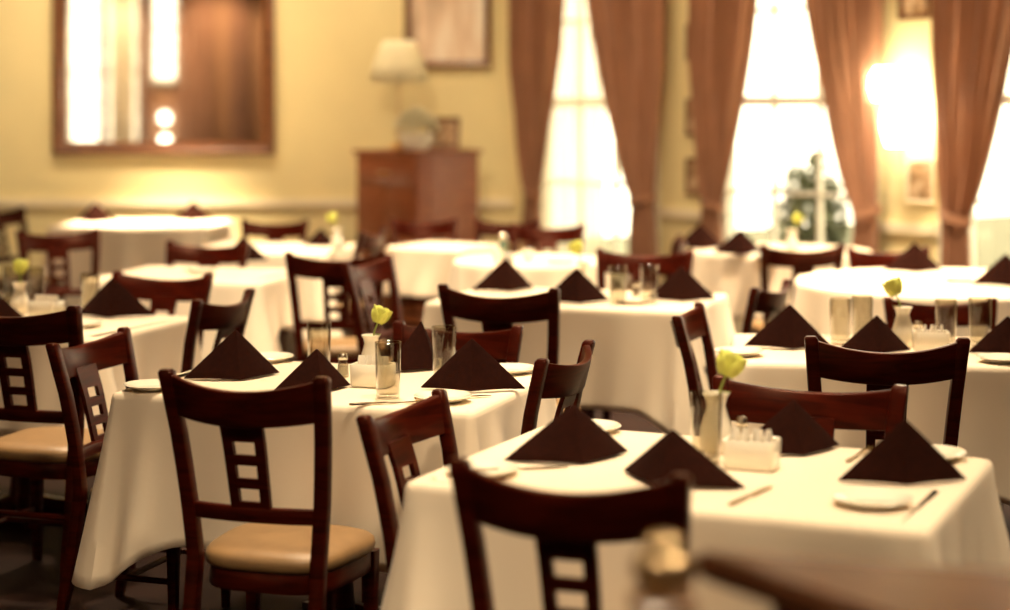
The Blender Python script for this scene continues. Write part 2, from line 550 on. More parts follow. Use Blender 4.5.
knife0 = make_knife(); fork0 = make_fork(); knife_used = []; fork_used = []
def knife(pos, deg, label):
    o = knife0 if not knife_used else dup(knife0); knife_used.append(o)
    o.location = pos; o.rotation_euler = (0, 0, R(deg)); o['label'] = label; o['group'] = 'table knives'
def fork(pos, deg, label):
    o = fork0 if not fork_used else dup(fork0); fork_used.append(o)
    o.location = pos; o.rotation_euler = (0, 0, R(deg)); o['label'] = label; o['group'] = 'table forks'

def make_vase():
    bm = bmesh.new()
    lathe(bm, [(0, 0), (.026, 0), (.032, .004), (.036, .03), (.034, .055), (.024, .085), (.020, .100), (.024, .116), (.030, .126), (.0285, .127), (.021, .115), (.017, .100), (.020, .085), (.030, .05), (.03, .012), (0, .010)], 28)
    return finish('bud_vase', bm, M['china'], smooth=60)
vase0 = make_vase(); vase_used = []
def vase(pos, label, s=1.):
    o = vase0 if not vase_used else vase0.copy()
    if vase_used: C.objects.link(o)
    vase_used.append(o)
    o.location = pos; o.scale = (s, s, s); tag(o, label, 'vase', 'white bud vases'); return o

def make_rose():
    t = thing('yellow_rose', '', 'flower')
    bm = bmesh.new(); tube(bm, [(0, 0, .016), (.003, 0, .08), (.010, 0, .135), (.022, 0, .165)], .0028, 7); finish('stem', bm, M['stem'], t)
    # bloom: overlapping petals around a tight bud
    bm = bmesh.new()
    def petal(az, tilt, w, h, r0):
        tilt, w, h, r0 = tilt * 1.4, w * 1.45, h * 1.3, r0 * 1.35
        rows = []
        for i in range(7):
            q = i / 6
            row = []
            for j in range(5):
                e = (j - 2) / 2
                wid = w * (math.sin(PI * (.12 + .80 * q)) ** .7)
                x = wid * e
                y = r0 + .010 * math.sin(PI * q * .8) + tilt * q * q + -.35 * x * x / max(w, 1e-4)
                row.append(bm.verts.new(Matrix.Rotation(az, 3, 'Z') @ Vector((x, y, h * q - .004))))
            rows.append(row)
        for a, b in zip(rows, rows[1:]):
            for j in range(4): bm.faces.new((a[j], a[j + 1], b[j + 1], b[j]))
    for k in range(3): petal(k * 2.09, -.004, .013, .038, .003)
    for k in range(4): petal(k * 1.57 + .5, .002, .016, .040, .006)
    for k in range(5): petal(k * 1.257 + .2, .010, .018, .038, .008)
    bmesh.ops.transform(bm, matrix=Matrix.Translation((.022, 0, .166)) @ Matrix.Rotation(R(24), 4, 'Y'), verts=bm.verts)
    solidify(finish('bloom', bm, M['bloom'], t, smooth=70), .0012)
    bm = bmesh.new()
    for k in range(5):
        a = k * 1.257
        vs = [Vector((.004, 0, 0)), Vector((.010, .004, .004)), Vector((.017, 0, -.008)), Vector((.010, -.004, .004))]
        vs = [bm.verts.new(Matrix.Translation((.022, 0, .165)) @ Matrix.Rotation(R(24), 4, 'Y') @ Matrix.Rotation(a, 4, 'Z') @ v) for v in vs]
        bm.faces.new(vs)
    solidify(finish('sepal', bm, M['stem'], t), .001)
    bm = bmesh.new()
    L = [(0, 0), (.006, .012), (.007, .022), (.003, .036), (0, .042), (-.003, .036), (-.007, .022), (-.006, .012)]
    bm.faces.new([bm.verts.new((.008 + q * .6, p, .132 - .3 * q + .25 * q * q * 20)) for p, q in L])
    solidify(finish('leaf', bm, M['stem'], t), .001)
    return t
rose0 = make_rose(); rose_used = []
def rose(pos, deg, label, s=1.):
    o = rose0 if not rose_used else dup(rose0); rose_used.append(o)
    o.location = pos; o.rotation_euler = (0, 0, R(deg)); o.scale = (s, s, s); o['label'] = label; o['group'] = 'yellow roses'

def make_caddy():
    bm = bmesh.new()
    def ring(hx, hy, z, r): return [(a, b, z) for a, b in rrect(0, 0, hx, hy, r, 3)]
    loft(bm, [ring(.046, .031, 0, .008), ring(.050, .035, .004, .009), ring(.052, .037, .052, .009), ring(.050, .035, .054, .008), ring(.047, .032, .052, .007), ring(.045, .030, .008, .006)])
    return finish('sugar_caddy', bm, M['china'], smooth=50)
caddy0 = make_caddy(); caddy_used = []
def caddy(pos, deg, label, where):
    o = caddy0 if not caddy_used else caddy0.copy()
    if caddy_used: C.objects.link(o)
    caddy_used.append(o)
    o.location = pos; o.scale = (1.16, 1.16, 1.25); o.rotation_euler = (0, 0, R(deg)); tag(o, label, 'sugar caddy', 'white sugar caddies')
    for k in range(5):
        q = packet0 if not packet_used else packet0.copy()
        if packet_used: C.objects.link(q)
        packet_used.append(q)
        off = Matrix.Rotation(R(deg), 3, 'Z') @ Vector((-.036 + 0.018 * k, 0, .018)); q.scale = (1.0, 1.0, 1.15)
        q.location = pos + off; q.rotation_euler = (R(4 * (k % 3 - 1)), R(8 + 3 * (k % 2)), R(deg + 90 + 4 * (k % 3 - 1)))
        tag(q, 'pale sugar packets in the caddy on the ' + where, 'sugar packet', 'sugar packets in the caddy on the ' + where)
def make_packet():
    bm = bmesh.new()
    rings = []
    for z, t in ((0, .0006), (.006, .0030), (.03, .0036), (.054, .0026), (.062, .0006)):
        rings.append([(a, b, z) for a, b in rrect(0, 0, .021, t, .0005, 2)])
    loft(bm, rings); return finish('sugar_packet', bm, M['packet'], smooth=60)
packet0 = make_packet(); packet_used = []

def make_shaker():
    t = thing('salt_shaker', '', 'salt shaker')
    bm = bmesh.new(); lathe(bm, [(0, 0), (.018, 0), (.0195, .003), (.017, .03), (.0135, .05), (.0135, .053), (.012, .053), (.0155, .03), (.0165, .006), (0, .005)], 16); finish('glass_body', bm, M['glass'], t)
    bm = bmesh.new(); lathe(bm, [(0, .0065), (.0145, .0065), (.0142, .028), (.0135, .034), (0, .034)], 16); finish('salt', bm, M['salt'], t)
    bm = bmesh.new(); lathe(bm, [(.0145, .0535), (.015, .062), (.011, .072), (0, .075)], 16); solidify(finish('cap', bm, M['cap_metal'], t), .001)
    return t
shaker0 = make_shaker(); shaker_used = []
def shaker(pos, label, s=1.):
    o = shaker0 if not shaker_used else dup(shaker0); shaker_used.append(o)
    o.location = pos; o.scale = (s, s, s); o['label'] = label; o['group'] = 'salt shakers'

def make_votive():
    t = thing('votive_candle', '', 'candle')
    bm = bmesh.new(); lathe(bm, [(0, 0), (.028, 0), (.030, .003), (.034, .062), (.0325, .062), (.029, .008), (0, .007)], 24); finish('holder', bm, M['china'], t)
    bm = bmesh.new(); lathe(bm, [(0, .0085), (.027, .0085), (.029, .040), (0, .040)], 24); finish('wax', bm, M['salt'], t)
    bm = bmesh.new(); lathe(bm, [(0, .041), (.004, .046), (.0045, .052), (.002, .062), (0, .068)], 10); finish('flame', bm, M['flame'], t)
    return t
votive0 = make_votive(); votive_used = []
def votive(pos, label, s=1.):
    o = votive0 if not votive_used else dup(votive0); votive_used.append(o)
    o.location = pos; o.scale = (s, s, s); o['label'] = label; o['group'] = 'votive candles'

# ================================================================== THE ROOM
WX, WY = .10, 14.30                         # corner between mirror wall and window wall
dW = Vector((.609, -.794)).normalized()     # along the window wall
nW = Vector((-dW.y, dW.x)); nW = nW if nW.y > 0 else -nW   # outwards
HC = 4.2
ZB, ZT = .34, 2.92                          # window opening
def wallpt(s, off=0., z=0.):                # off > 0 is into the room
    return Vector((WX + dW.x * s - nW.x * off, WY + dW.y * s - nW.y * off, z))
wall_ang = math.atan2(dW.y, dW.x)
S_END = 9.0
P2 = wallpt(S_END)
XL, YR = -8.6, -4.0

bm = bmesh.new()
fl = [(XL - .3, YR - .3), (P2.x + .3, YR - .3), (P2.x + .3, P2.y), (WX + .3, WY + .3), (XL - .3, WY + .3)]
loft(bm, [[(x, y, -.06) for x, y in fl], [(x, y, 0) for x, y in fl]]); struct(finish('floor', bm, M['floor'], smooth=0), 'dark brown plank floor of the dining room')
bm = bmesh.new()
loft(bm, [[(x, y, HC) for x, y in fl], [(x, y, HC + .06) for x, y in fl]]); struct(finish('ceiling', bm, M['ceiling'], smooth=0))

def seg_box(bm, a, b, z0, z1, t, outward):
    """wall piece from a to b, thickness t towards outward"""
    o = outward * t
    loft(bm, [[(a.x, a.y, z), (b.x, b.y, z), (b.x + o.x, b.y + o.y, z), (a.x + o.x, a.y + o.y, z)] for z in (z0, z1)])
T = .16
bm = bmesh.new(); seg_box(bm, Vector((XL, WY)), Vector((WX + .12, WY)), 0, HC, T, Vector((0, 1))); struct(finish('wall_back', bm, M['wall'], smooth=0), 'yellow wall carrying the big mirror')
bm = bmesh.new(); seg_box(bm, Vector((XL, YR)), Vector((XL, WY)), 0, HC, T, Vector((-1, 0))); struct(finish('wall_left', bm, M['brown_wall'], smooth=0))
bm = bmesh.new(); seg_box(bm, Vector((P2.x, YR)), Vector((P2.x, P2.y)), 0, HC, T, Vector((1, 0))); struct(finish('wall_right', bm, M['brown_wall'], smooth=0))
WIN = [(.22, 1.57), (2.26, 3.61), (4.30, 5.65)]
bm = bmesh.new()
edges = [0.] + [x for w in WIN for x in w] + [S_END]
for a, b in zip(edges[::2], edges[1::2]): seg_box(bm, wallpt(a).xy, wallpt(b).xy, 0, HC, T, nW)
for a, b in WIN:
    seg_box(bm, wallpt(a).xy, wallpt(b).xy, 0, ZB, T, nW); seg_box(bm, wallpt(a).xy, wallpt(b).xy, ZT, HC, T, nW)
struct(finish('wall_window', bm, M['wall'], smooth=0, weld=False), 'yellow wall with the row of tall curtained windows')
RW = [(-7.90, -6.62), (-6.40, -5.93)]
RZ = [.5, 2.1]
bm = bmesh.new()
edges = [XL] + [x for w in RW for x in w] + [P2.x]
for a, b in zip(edges[::2], edges[1::2]): seg_box(bm, Vector((a, YR)), Vector((b, YR)), 0, HC, T, Vector((0, -1)))
for (a, b), zb_ in zip(RW, RZ):
    seg_box(bm, Vector((a, YR)), Vector((b, YR)), 0, zb_, T, Vector((0, -1))); seg_box(bm, Vector((a, YR)), Vector((b, YR)), 4.0, HC, T, Vector((0, -1)))
struct(finish('wall_front', bm, M['brown_wall'], smooth=0, weld=False), 'brown wall behind the viewer, seen in the mirror')

# chair rail and baseboards
def rail(name, a, b, z0, z1, t, inward, label):
    bm = bmesh.new(); seg_box(bm, a, b, z0, z1, t, inward)
    bmesh.ops.bevel(bm, geom=list(bm.edges), offset=.006, segments=2, affect='EDGES')
    struct(finish(name, bm, M['trim']), label)
rail('trim_1', Vector((XL + .02, WY)), Vector((WX - .04, WY)), .80, .87, .03, Vector((0, -1)), 'cream chair rail along the mirror wall')
rail('baseboard_back', Vector((XL + .02, WY)), Vector((WX - .04, WY)), 0, .14, .02, Vector((0, -1)), 'cream baseboard of the mirror wall')
k = 2
for a, b in ((1.68, 2.15), (3.72, 4.19), (5.8, S_END - .1)):
    rail('trim_%d' % k, wallpt(a).xy, wallpt(b).xy, .80, .87, .03, -nW, 'cream chair rail on the wall between the curtained windows'); k += 1
rail('baseboard_window', wallpt(.05).xy, wallpt(S_END - .1).xy, 0, .14, .02, -nW, 'cream baseboard below the tall windows')

def window(idx, origin, ang, width, zb, zt, cols, rows, label):
    """local x along the wall, local y outwards"""
    t = bpy.data.objects.new('window_%d' % idx, None); link(t); t.location = (origin.x, origin.y, 0); t.rotation_euler = (0, 0, ang)
    struct(t, label)
    bm = bmesh.new(); f = .055
    for x in (f / 2, width - f / 2): box(bm, (x, .08, (zb + zt) / 2), (f, .10, zt - zb), .004)
    for z in (zb + f / 2, zt - f / 2): box(bm, (width / 2, .08, z), (width - 2 * f, .10, f), .004)
    finish('frame', bm, M['white_trim'], t, smooth=0, weld=False)
    bm = bmesh.new()
    for x in (-.05, width + .05): box(bm, (x, -.012, (zb + zt) / 2), (.10, .024, zt - zb + .2), .004)
    box(bm, (width / 2, -.014, zt + .05), (width + .22, .028, .12), .004)
    finish('casing', bm, M['white_trim'], t, smooth=0, weld=False)
    bm = bmesh.new(); box(bm, (width / 2, -.03, zb - .015), (width + .24, .12, .03), .005); finish('sill', bm, M['white_trim'], t)
    bm = bmesh.new()
    iw = width - 2 * f; ih = zt - zb - 2 * f
    for i in range(1, cols): box(bm, (f + iw * i / cols, .08, (zb + zt) / 2), (.028, .035, ih))
    for j in range(1, rows):
        th = .065 if j == rows // 2 else .028
        for i in range(cols): box(bm, (f + iw * (i + .5) / cols, .08, zb + f + ih * j / rows), (iw / cols - .028, .035, th))
    finish('muntin', bm, M['white_trim'], t, smooth=0, weld=False)
    bm = bmesh.new(); box(bm, (width / 2, .08, (zb + zt) / 2), (iw, .004, ih)); finish('pane', bm, M['pane'], t, smooth=0)
    return t
for i, (a, b) in enumerate(WIN):
    o = wallpt(a)
    w = window(i + 1, o, wall_ang, b - a, ZB, ZT, 3, 4, ['tall white paned window beside the cabinet, behind a sheer', 'tall white paned window between two rust curtains', 'bright tall window at the end of the wall'][i])
for i, (a, b) in enumerate(RW):
    window(i + 4, Vector((b, YR, 0)), PI, b - a, RZ[i], 4.0, 2, 6, ['tall bright window behind the viewer, reflected beside the mirror frame', 'short bright window behind the viewer, reflected mid mirror'][i])

# ------------------------------------------------------------------ curtains
def curtain(origin, ang, outer, inner_top, tie_in, label, group, zt=3.05, ztie=.93, tie_w=.13, pleats=6, off=.155, low_w=.17, mat='curtain', free=False):
    """outer: s of the edge by the wall; inner_top: s of the free edge at the top; tie_in: s of the free edge at the tie"""
    t = thing('curtain', label, 'curtain', (origin.x, origin.y, 0), ang, group)
    bm = bmesh.new(); rows = []
    NZ, NX = 46, 90
    sg = 1 if inner_top > outer else -1
    for j in range(NZ + 1):
        z = zt + (.06 - zt) * j / NZ
        if free:
            a, b, amp = outer, inner_top, .02
        elif z >= ztie:
            q = (z - ztie) / (zt - ztie)
            b = tie_in + (inner_top - tie_in) * q ** .72
            o2 = tie_in - sg * tie_w
            a = o2 + (outer - o2) * min(1, q * 2.2) ** .6
            amp = .018 + .030 * min(1, q * 2)
        else:
            q = (ztie - z) / ztie
            b = tie_in + sg * .015 * math.sin(min(1, q * 3) * PI / 2); a = tie_in - sg * (tie_w + (low_w - tie_w) * min(1, q * 3)); amp = .018 + .01 * min(1, q * 3)
        row = []
        for i in range(NX + 1):
            q = i / NX
            x = a + (b - a) * q
            y = -off - amp * math.sin(2 * PI * pleats * q + .7 * math.sin(2.2 * z)) - .3 * amp * math.sin(2 * PI * pleats * 2.3 * q + z)
            row.append(bm.verts.new((x, y, z)))
        rows.append(row)
    for a, b in zip(rows, rows[1:]):
        for i in range(NX): bm.faces.new((a[i], a[i + 1], b[i + 1], b[i]))
    solidify(finish('panel', bm, M[mat], t, smooth=80), .004)
    if not free:
        bm = bmesh.new()
        cx = tie_in - sg * tie_w / 2; hx = tie_w / 2 + .022; hy = .050
        rings = []
        for i in range(33):
            a = 2 * PI * i / 32
            p = Vector((cx + hx * math.cos(a), -off + hy * math.sin(a), ztie + .025 * math.cos(a) * -sg))
            n = Vector((math.cos(a), math.sin(a), 0))
            rings.append([p + n * .004 + Vector((0, 0, .028)), p + n * .004 - Vector((0, 0, .028)), p - n * .002 - Vector((0, 0, .028)), p - n * .002 + Vector((0, 0, .028))])
        loft(bm, rings, cap=False); finish('tieback', bm, M['curtain'], t)
    return t
W0 = wallpt(0)
GC = 'rust brown curtains'
curtain(W0, wall_ang, .12, .80, .46, 'rust brown tied curtain in the corner beside the wooden cabinet', GC, pleats=5, tie_w=.15)
curtain(W0, wall_ang, 1.86, .88, 1.54, 'wide rust brown tied curtain before the bare yellow wall with small frames', GC, pleats=8, tie_w=.22, low_w=.26)
curtain(W0, wall_ang, 2.16, 2.88, 2.44, 'rust brown tied curtain half covering the three small frames', GC, pleats=6, tie_w=.15)
curtain(W0, wall_ang, 3.86, 3.05, 3.66, 'rust brown tied curtain beside the glowing wall lamp', GC, pleats=7, tie_w=.17)
curtain(W0, wall_ang, 4.27, 5.05, 4.52, 'rust brown tied curtain on the far side of the wall lamp, by the brightest window', GC, pleats=7, tie_w=.18)
t = curtain(W0, wall_ang, 0.36, 1.12, .3, 'pale see-through sheer hanging over the window near the cabinet', None, free=True, off=.055, pleats=9, mat='sheer', zt=2.9)
t.name = 'sheer_curtain'
RO = Vector((0, YR, 0))
for o_, i_, m_, lab in ((7.34, 7.16, 'curtain', 'narrow rust curtain gathered in the reflected wide window'), (6.64, 6.40, 'curtain', 'rust curtain between the two reflected windows'),
                    (5.95, 5.25, 'curtain', 'wide rust curtain beside the second reflected window'), (4.95, 4.62, 'curtain', 'rust curtain hanging on the plain wall in the reflection'),
                    (7.12, 6.68, 'pale_drape', 'pale drape over part of the reflected wide window')):
    t = curtain(RO, PI, o_, i_, 0, lab, 'curtains behind the viewer', zt=4.1, free=True, pleats=4, mat=m_, off=.09)

# ------------------------------------------------------------------ garden outside
bm = bmesh.new()
g0 = wallpt(-6, -.3); g1 = wallpt(12, -.3)
loft(bm, [[(g0.x, g0.y, z), (g1.x, g1.y, z), (g1.x + nW.x * 16, g1.y + nW.y * 16, z), (g0.x + nW.x * 16, g0.y + nW.y * 16, z)] for z in (-.1, -.02)])
struct(finish('ground_garden', bm, M['soil'], smooth=0), 'garden ground outside the windows')
def shrub(x, y, r, h, label, seed):
    rnd = random.Random(seed); p = Vector((x, y, 0))
    t = thing('garden_shrub', label, 'shrub', (p.x, p.y, -.02), 0, 'shrubs outside the windows')
    bm = bmesh.new()
    for k in range(5):
        a = k * 1.257
        tube(bm, [(0, 0, 0), (.1 * math.cos(a) * r, .1 * math.sin(a) * r, h * .3), (.45 * math.cos(a) * r, .45 * math.sin(a) * r, h * .75)], [.022, .018, .006], 6)
    finish('stem', bm, M['gilt'], t, weld=False)
    bm = bmesh.new()
    for k in range(900):
        v = Vector((rnd.gauss(0, 1), rnd.gauss(0, 1), rnd.gauss(0, 1))).normalized() * rnd.uniform(.55, 1.)
        c = Vector((v.x * r, v.y * r, h * .55 + v.z * h * .45))
        m = Matrix.Translation(c) @ Matrix.Rotation(rnd.uniform(0, 6.28), 4, 'Z') @ Matrix.Rotation(rnd.uniform(-1, 1), 4, 'X')
        bm.faces.new([bm.verts.new(m @ Vector(q)) for q in ((0, 0, 0), (.035, .06, .01), (0, .14, 0), (-.035, .06, .01))])
    finish('foliage', bm, M['foliage'], t, smooth=0, weld=False)
shrub(2.38, 14.0, .28, 1.24, 'dark green shrub showing through the lower panes of the middle window', 3)
shrub(3.12, 14.4, .26, 1.22, 'lower shrub beside the curtain in the middle window', 5)

# ------------------------------------------------------------------ mirror, pictures, cabinet, lamps
def framed(name, cat, label, center, w, h, ang, fw, mats, depth=.04, group=None, surface='canvas'):
    t = thing(name, label, cat, center, ang, group)
    bm = bmesh.new()
    # mitred moulded frame
    prof = [(0, 0), (0, -depth), (-fw * .35, -depth * 1.1), (-fw * .75, -depth * .6), (-fw, -depth * .5), (-fw, 0)]
    rings = []
    for sx, sz in ((1, 1), (-1, 1), (-1, -1), (1, -1)):
        rings.append([(sx * (w / 2 + a), y, sz * (h / 2 + a)) for a, y in prof])
    vs = [[bm.verts.new(p) for p in r] for r in rings]
    for i in range(4):
        a, b = vs[i], vs[(i + 1) % 4]
        for j in range(len(prof) - 1): bm.faces.new((a[j], a[j + 1], b[j + 1], b[j]))
    finish('frame', bm, mats[0], t, smooth=30)
    bm = bmesh.new(); box(bm, (0, -depth * .30, 0), (w - 2 * fw + .01, .006, h - 2 * fw + .01)); finish(surface, bm, mats[1], t, smooth=0)
    return t
MY = WY - .002
framed('wall_mirror', 'mirror', 'large wall mirror in a wide brown frame reflecting bright windows', (-2.705 , MY, 2.13), 1.76, 1.83, 0, .105, (M['gilt'], M['mirror']), .05, surface='mirror_glass')
framed('framed_painting', 'painting', 'pale painting in a dark frame above the wooden cabinet', (-.455, MY, 2.32), .69, .82, 0, .05, (M['gilt'], M['art']))
for i, (z, lab) in enumerate(((2.05, 'topmost of three small dark frames beside the rust curtain'), (1.52, 'middle one of three small dark frames beside the rust curtain'), (1.10, 'lowest of three small dark frames beside the rust curtain'))):
    p = wallpt(2.06, .002, z); framed('small_picture', 'picture', lab, p, .20, .26, wall_ang, .025, (M['gilt'], M['art_small']), .02, 'small pictures between the windows', 'print')
p = wallpt(4.05, .002, 1.13); framed('small_picture', 'picture', 'small brown print on the yellow wall below the glowing wall lamp', p, .22, .27, wall_ang, .02, (M['trim'], M['art_small']), .02, None, 'print')
p = wallpt(4.0, .002, 2.28); framed('small_picture', 'picture', 'dark frame high on the yellow wall above the glowing wall lamp', p, .24, .30, wall_ang, .03, (M['gilt'], M['art_small']), .02, None, 'print')

# wall lamp with two lit shades
p = wallpt(3.93, .0, 0)
sc_ = thing('wall_lamp', 'glowing two-armed wall lamp on the yellow wall between two curtains', 'wall lamp', p, wall_ang)
bm = bmesh.new(); box(bm, (0, -.012, 1.52), (.09, .02, .22), .008); finish('backplate', bm, M['brass'], sc_)
for (x, z, r, h) in ((-.055, 1.73, .085, .20), (.085, 1.50, .12, .30)):
    bm = bmesh.new(); tube(bm, [(0, -.02, z - h * .9 if z < 1.6 else 1.56), (x * .6, -.10, z - h * .75), (x, -.15, z - h * .62), (x, -.15, z - h * .50)], .008); finish('arm', bm, M['brass'], sc_)
    bm = bmesh.new(); lathe(bm, [(0, -h / 2), (r * .72, -h / 2), (r, -h * .1), (r * .92, h * .25), (r * .6, h * .5), (0, h * .5)], 24, (x, -.15, z)); finish('glass_shade', bm, M['glow'], sc_, smooth=60)

g_ = thing('added_globe_lamp', 'two glowing globes added on the opposite wall for the bright discs in the mirror', 'wall lamp', (-6.12, YR, 0))  # made-up lamps that supply the blurred bright discs in the mirror
bm = bmesh.new(); box(bm, (0, .015, 1.22), (.08, .03, .62), .008); finish('backplate', bm, M['brass'], g_)
for z in (1.43, 1.02):
    bm = bmesh.new(); tube(bm, [(0, .03, z), (0, .12, z)], .012); finish('arm', bm, M['brass'], g_)
    bm = bmesh.new(); bmesh.ops.create_uvsphere(bm, u_segments=20, v_segments=12, radius=.07, matrix=Matrix.Translation((0, .18, z))); finish('globe', bm, M['glow'], g_, smooth=80)

# cabinet, standing across the corner
CA = R(-42)
cab = thing('wooden_cabinet', 'tall square reddish wood cabinet below the pale table lamp', 'cabinet', (-.66, 13.62, 0), CA)
cw, cd, ch = .64, .66, 1.27
bm = bmesh.new(); box(bm, (0, 0, .66), (cw, cd, 1.16), .006); finish('body', bm, M['cabinet'], cab)
bm = bmesh.new(); box(bm, (0, 0, 1.255), (cw + .05, cd + .05, .03), .008); finish('top', bm, M['cabinet'], cab)
bm = bmesh.new(); box(bm, (0, 0, .045), (cw + .03, cd + .03, .09), .006); finish('plinth', bm, M['cabinet'], cab)
for sx in (-1, 1):
    bm = bmesh.new(); box(bm, (sx * .155, -cd / 2 - .009, .56), (.295, .018, .86), .004)
    d_ = finish('door', bm, M['cabinet'], cab)
    bm = bmesh.new(); box(bm, (sx * .155, -cd / 2 - .020, .56), (.19, .008, .70), .003); finish('panel', bm, M['cabinet'], d_)
    bm = bmesh.new(); lathe(bm, [(0, 0), (.012, .0), (.016, .012), (0, .02)], 12); bmesh.ops.transform(bm, matrix=Matrix.Translation((sx * .03, -cd / 2 - .018, .66)) @ Matrix.Rotation(PI / 2, 4, 'X'), verts=bm.verts); finish('knob', bm, M['brass'], d_)
bm = bmesh.new(); box(bm, (0, -cd / 2 - .009, 1.11), (.60, .018, .19), .004); d_ = finish('drawer', bm, M['cabinet'], cab)
bm = bmesh.new(); tube(bm, [(-.06, -cd / 2 - .016, 1.11), (-.055, -cd / 2 - .036, 1.11), (.055, -cd / 2 - .036, 1.11), (.06, -cd / 2 - .016, 1.11)], .006); finish('pull', bm, M['brass'], d_)

lp = Vector((-.80, 13.58, 1.272))
lam = thing('table_lamp', 'table lamp with a pale cream shade standing on the wooden cabinet', 'lamp', lp)
bm = bmesh.new(); lathe(bm, [(0, 0), (.085, 0), (.088, .012), (.05, .03), (.022, .06), (.016, .10), (.03, .16), (.016, .22), (.011, .30), (.011, .50), (0, .50)], 20); finish('base', bm, M['brass'], lam)
bm = bmesh.new(); lathe(bm, [(.215, .51), (.20, .62), (.15, .76), (.115, .82)], 32); solidify(finish('lamp_shade', bm, M['shade'], lam), .004)
bm = bmesh.new(); lathe(bm, [(.011, .5), (.013, .66), (.012, .835), (0, .85)], 10); finish('finial', bm, M['brass'], lam)
# bowl of white flowers, small frame
fp = Vector((-.66, 13.33, 1.272))
fb = thing('flower_bowl', 'white bowl of pale flowers on the wooden cabinet', 'flowers', fp); fb.scale = (1.4, 1.4, 1.4)
bm = bmesh.new(); lathe(bm, [(0, 0), (.06, 0), (.09, .04), (.10, .09), (.094, .09), (.084, .045), (0, .02)], 24); finish('bowl', bm, M['china'], fb)
bm = bmesh.new(); rnd = random.Random(5)
for k in range(130):
    a = rnd.uniform(0, 6.28); q = rnd.uniform(0, 1) ** .5
    c = Vector((.11 * q * math.cos(a), .11 * q * math.sin(a), .10 + .10 * (1 - q * q) + rnd.uniform(-.01, .02)))
    for pz in range(5):
        m = Matrix.Translation(c) @ Matrix.Rotation(pz * 1.257, 4, 'Z') @ Matrix.Rotation(.6, 4, 'X')
        bm.faces.new([bm.verts.new(m @ Vector(v)) for v in ((0, 0, 0), (.013, .014, 0), (0, .032, .004), (-.013, .014, 0))])
f_ = finish('blossoms', bm, M['flower_white'], fb, smooth=0, weld=False)
o = framed('photo_frame', 'picture frame', 'small dark picture frame standing on the wooden cabinet', (-.46, 13.60, 1.272 + .122), .24, .24, R(-10), .03, (M['gilt'], M['art_small']), .02, None, 'print')
o.rotation_euler = (R(-9), 0, R(-10))

# ------------------------------------------------------------------ counter and brass post close to the camera
t = thing('wooden_counter', 'brown wooden counter top very close to the viewer, out of focus', 'counter', (.55, 1.9, 0))
def cnt(poly, z0, z1, name, mat, bev):
    bm = bmesh.new(); loft(bm, [[(x - .55, y - 1.9, z) for x, y in poly] for z in (z0, z1)])
    if bev: bmesh.ops.bevel(bm, geom=list(bm.edges), offset=bev, segments=3, affect='EDGES')
    finish(name, bm, mat, t)
cnt([(.2425, 2.36), (.74, 1.52), (1.20, 1.42), (1.45, 2.02)], .957, .995, 'countertop', M['cap'], .008)
cnt([(.34, 2.29), (.76, 1.58), (1.16, 1.48), (1.38, 1.99)], .07, .962, 'body', M['chair'], 0)
cnt([(.38, 2.25), (.78, 1.62), (1.13, 1.52), (1.34, 1.96)], 0, .07, 'plinth', M['chair'], 0)
po = at(663, 600, .972); 
t = thing('newel_post', 'pale wooden post with a lobed brass finial, blurred close to the viewer', 'post', (.193, 2.20, 0))
bm = bmesh.new(); box(bm, (0, 0, .06), (.085, .085, .12), .006); box(bm, (0, 0, .53), (.062, .062, .84), .006); finish('shaft', bm, M['post'], t, weld=False)
bm = bmesh.new(); loft(bm, [[(a, b, z) for a, b in rrect(0, 0, h, h, .006, 2)] for h, z in ((.032, .945), (.040, .955), (.042, .968), (.036, .976))]); finish('cap', bm, M['post'], t)
bm = bmesh.new(); lathe(bm, [(0, .974), (.020, .974), (.014, .980), (.016, .984), (.030, .990), (.037, 1.002), (.037, 1.014), (.030, 1.026), (.021, 1.031), (.022, 1.034), (.024, 1.039), (.020, 1.046), (.010, 1.052), (0, 1.053)], 56, lobes=7, lobe_amp=.13); finish('finial', bm, M['brass'], t, smooth=70)

# ================================================================== TABLES
# A: in-focus table, B: by the brass post, C: before the big round table, D: middle of the room
nA, nB, nC, nD = 'in-focus square table', 'table behind the brass-topped post', 'table in front of the big round table', 'table in the middle of the room'
nE, nF, nT, nH, nG = 'cut-off table', 'second table out from the mirror', 'sunlit table against the mirror wall', 'table beside the wooden cabinet', 'small boxy table before the cabinet'
A = Tab(-.497, 5.408, 1.11, .76, -18.4, nA, dict(near=.43, far=.25, left=.25, right=.25), 11)
B = Tab(.462, 4.097, 1.14, .80, -24, nB, dict(near=.44, far=.25, left=.25, right=.42), 12)
Cc = Tab(1.315, 6.16, 1.06, .76, -7, nC, dict(near=.42, far=.25, left=.25, right=.4), 13, flare=.015)
D = Tab(.324, 7.853, 1.15, .76, -19, nD, dict(near=.41, far=.25, left=.25, right=.25), 14)
E = Tab(-1.87, 6.963, 1.11, .76, -19, nE, dict(near=.36, far=.25, left=.4, right=.25), 15)
Ff = Tab(-1.52, 8.99, .90, .76, -12, nF, dict(near=.42, far=.25, left=.4, right=.25), 16)
T1 = Tab(-2.62, 13.0, 1.10, .90, -4, nT, dict(near=.52, far=.3, left=.45, right=.4), 17)
H = Tab(-1.40, 10.75, .86, .80, -10, nH, dict(near=.42, far=.3, left=.4, right=.25), 18)
G = Tab(-.37, 10.89, .52, .52, -28, nG, dict(near=.28, far=.28, left=.28, right=.28), 19, cflare=.03, clen=.05)
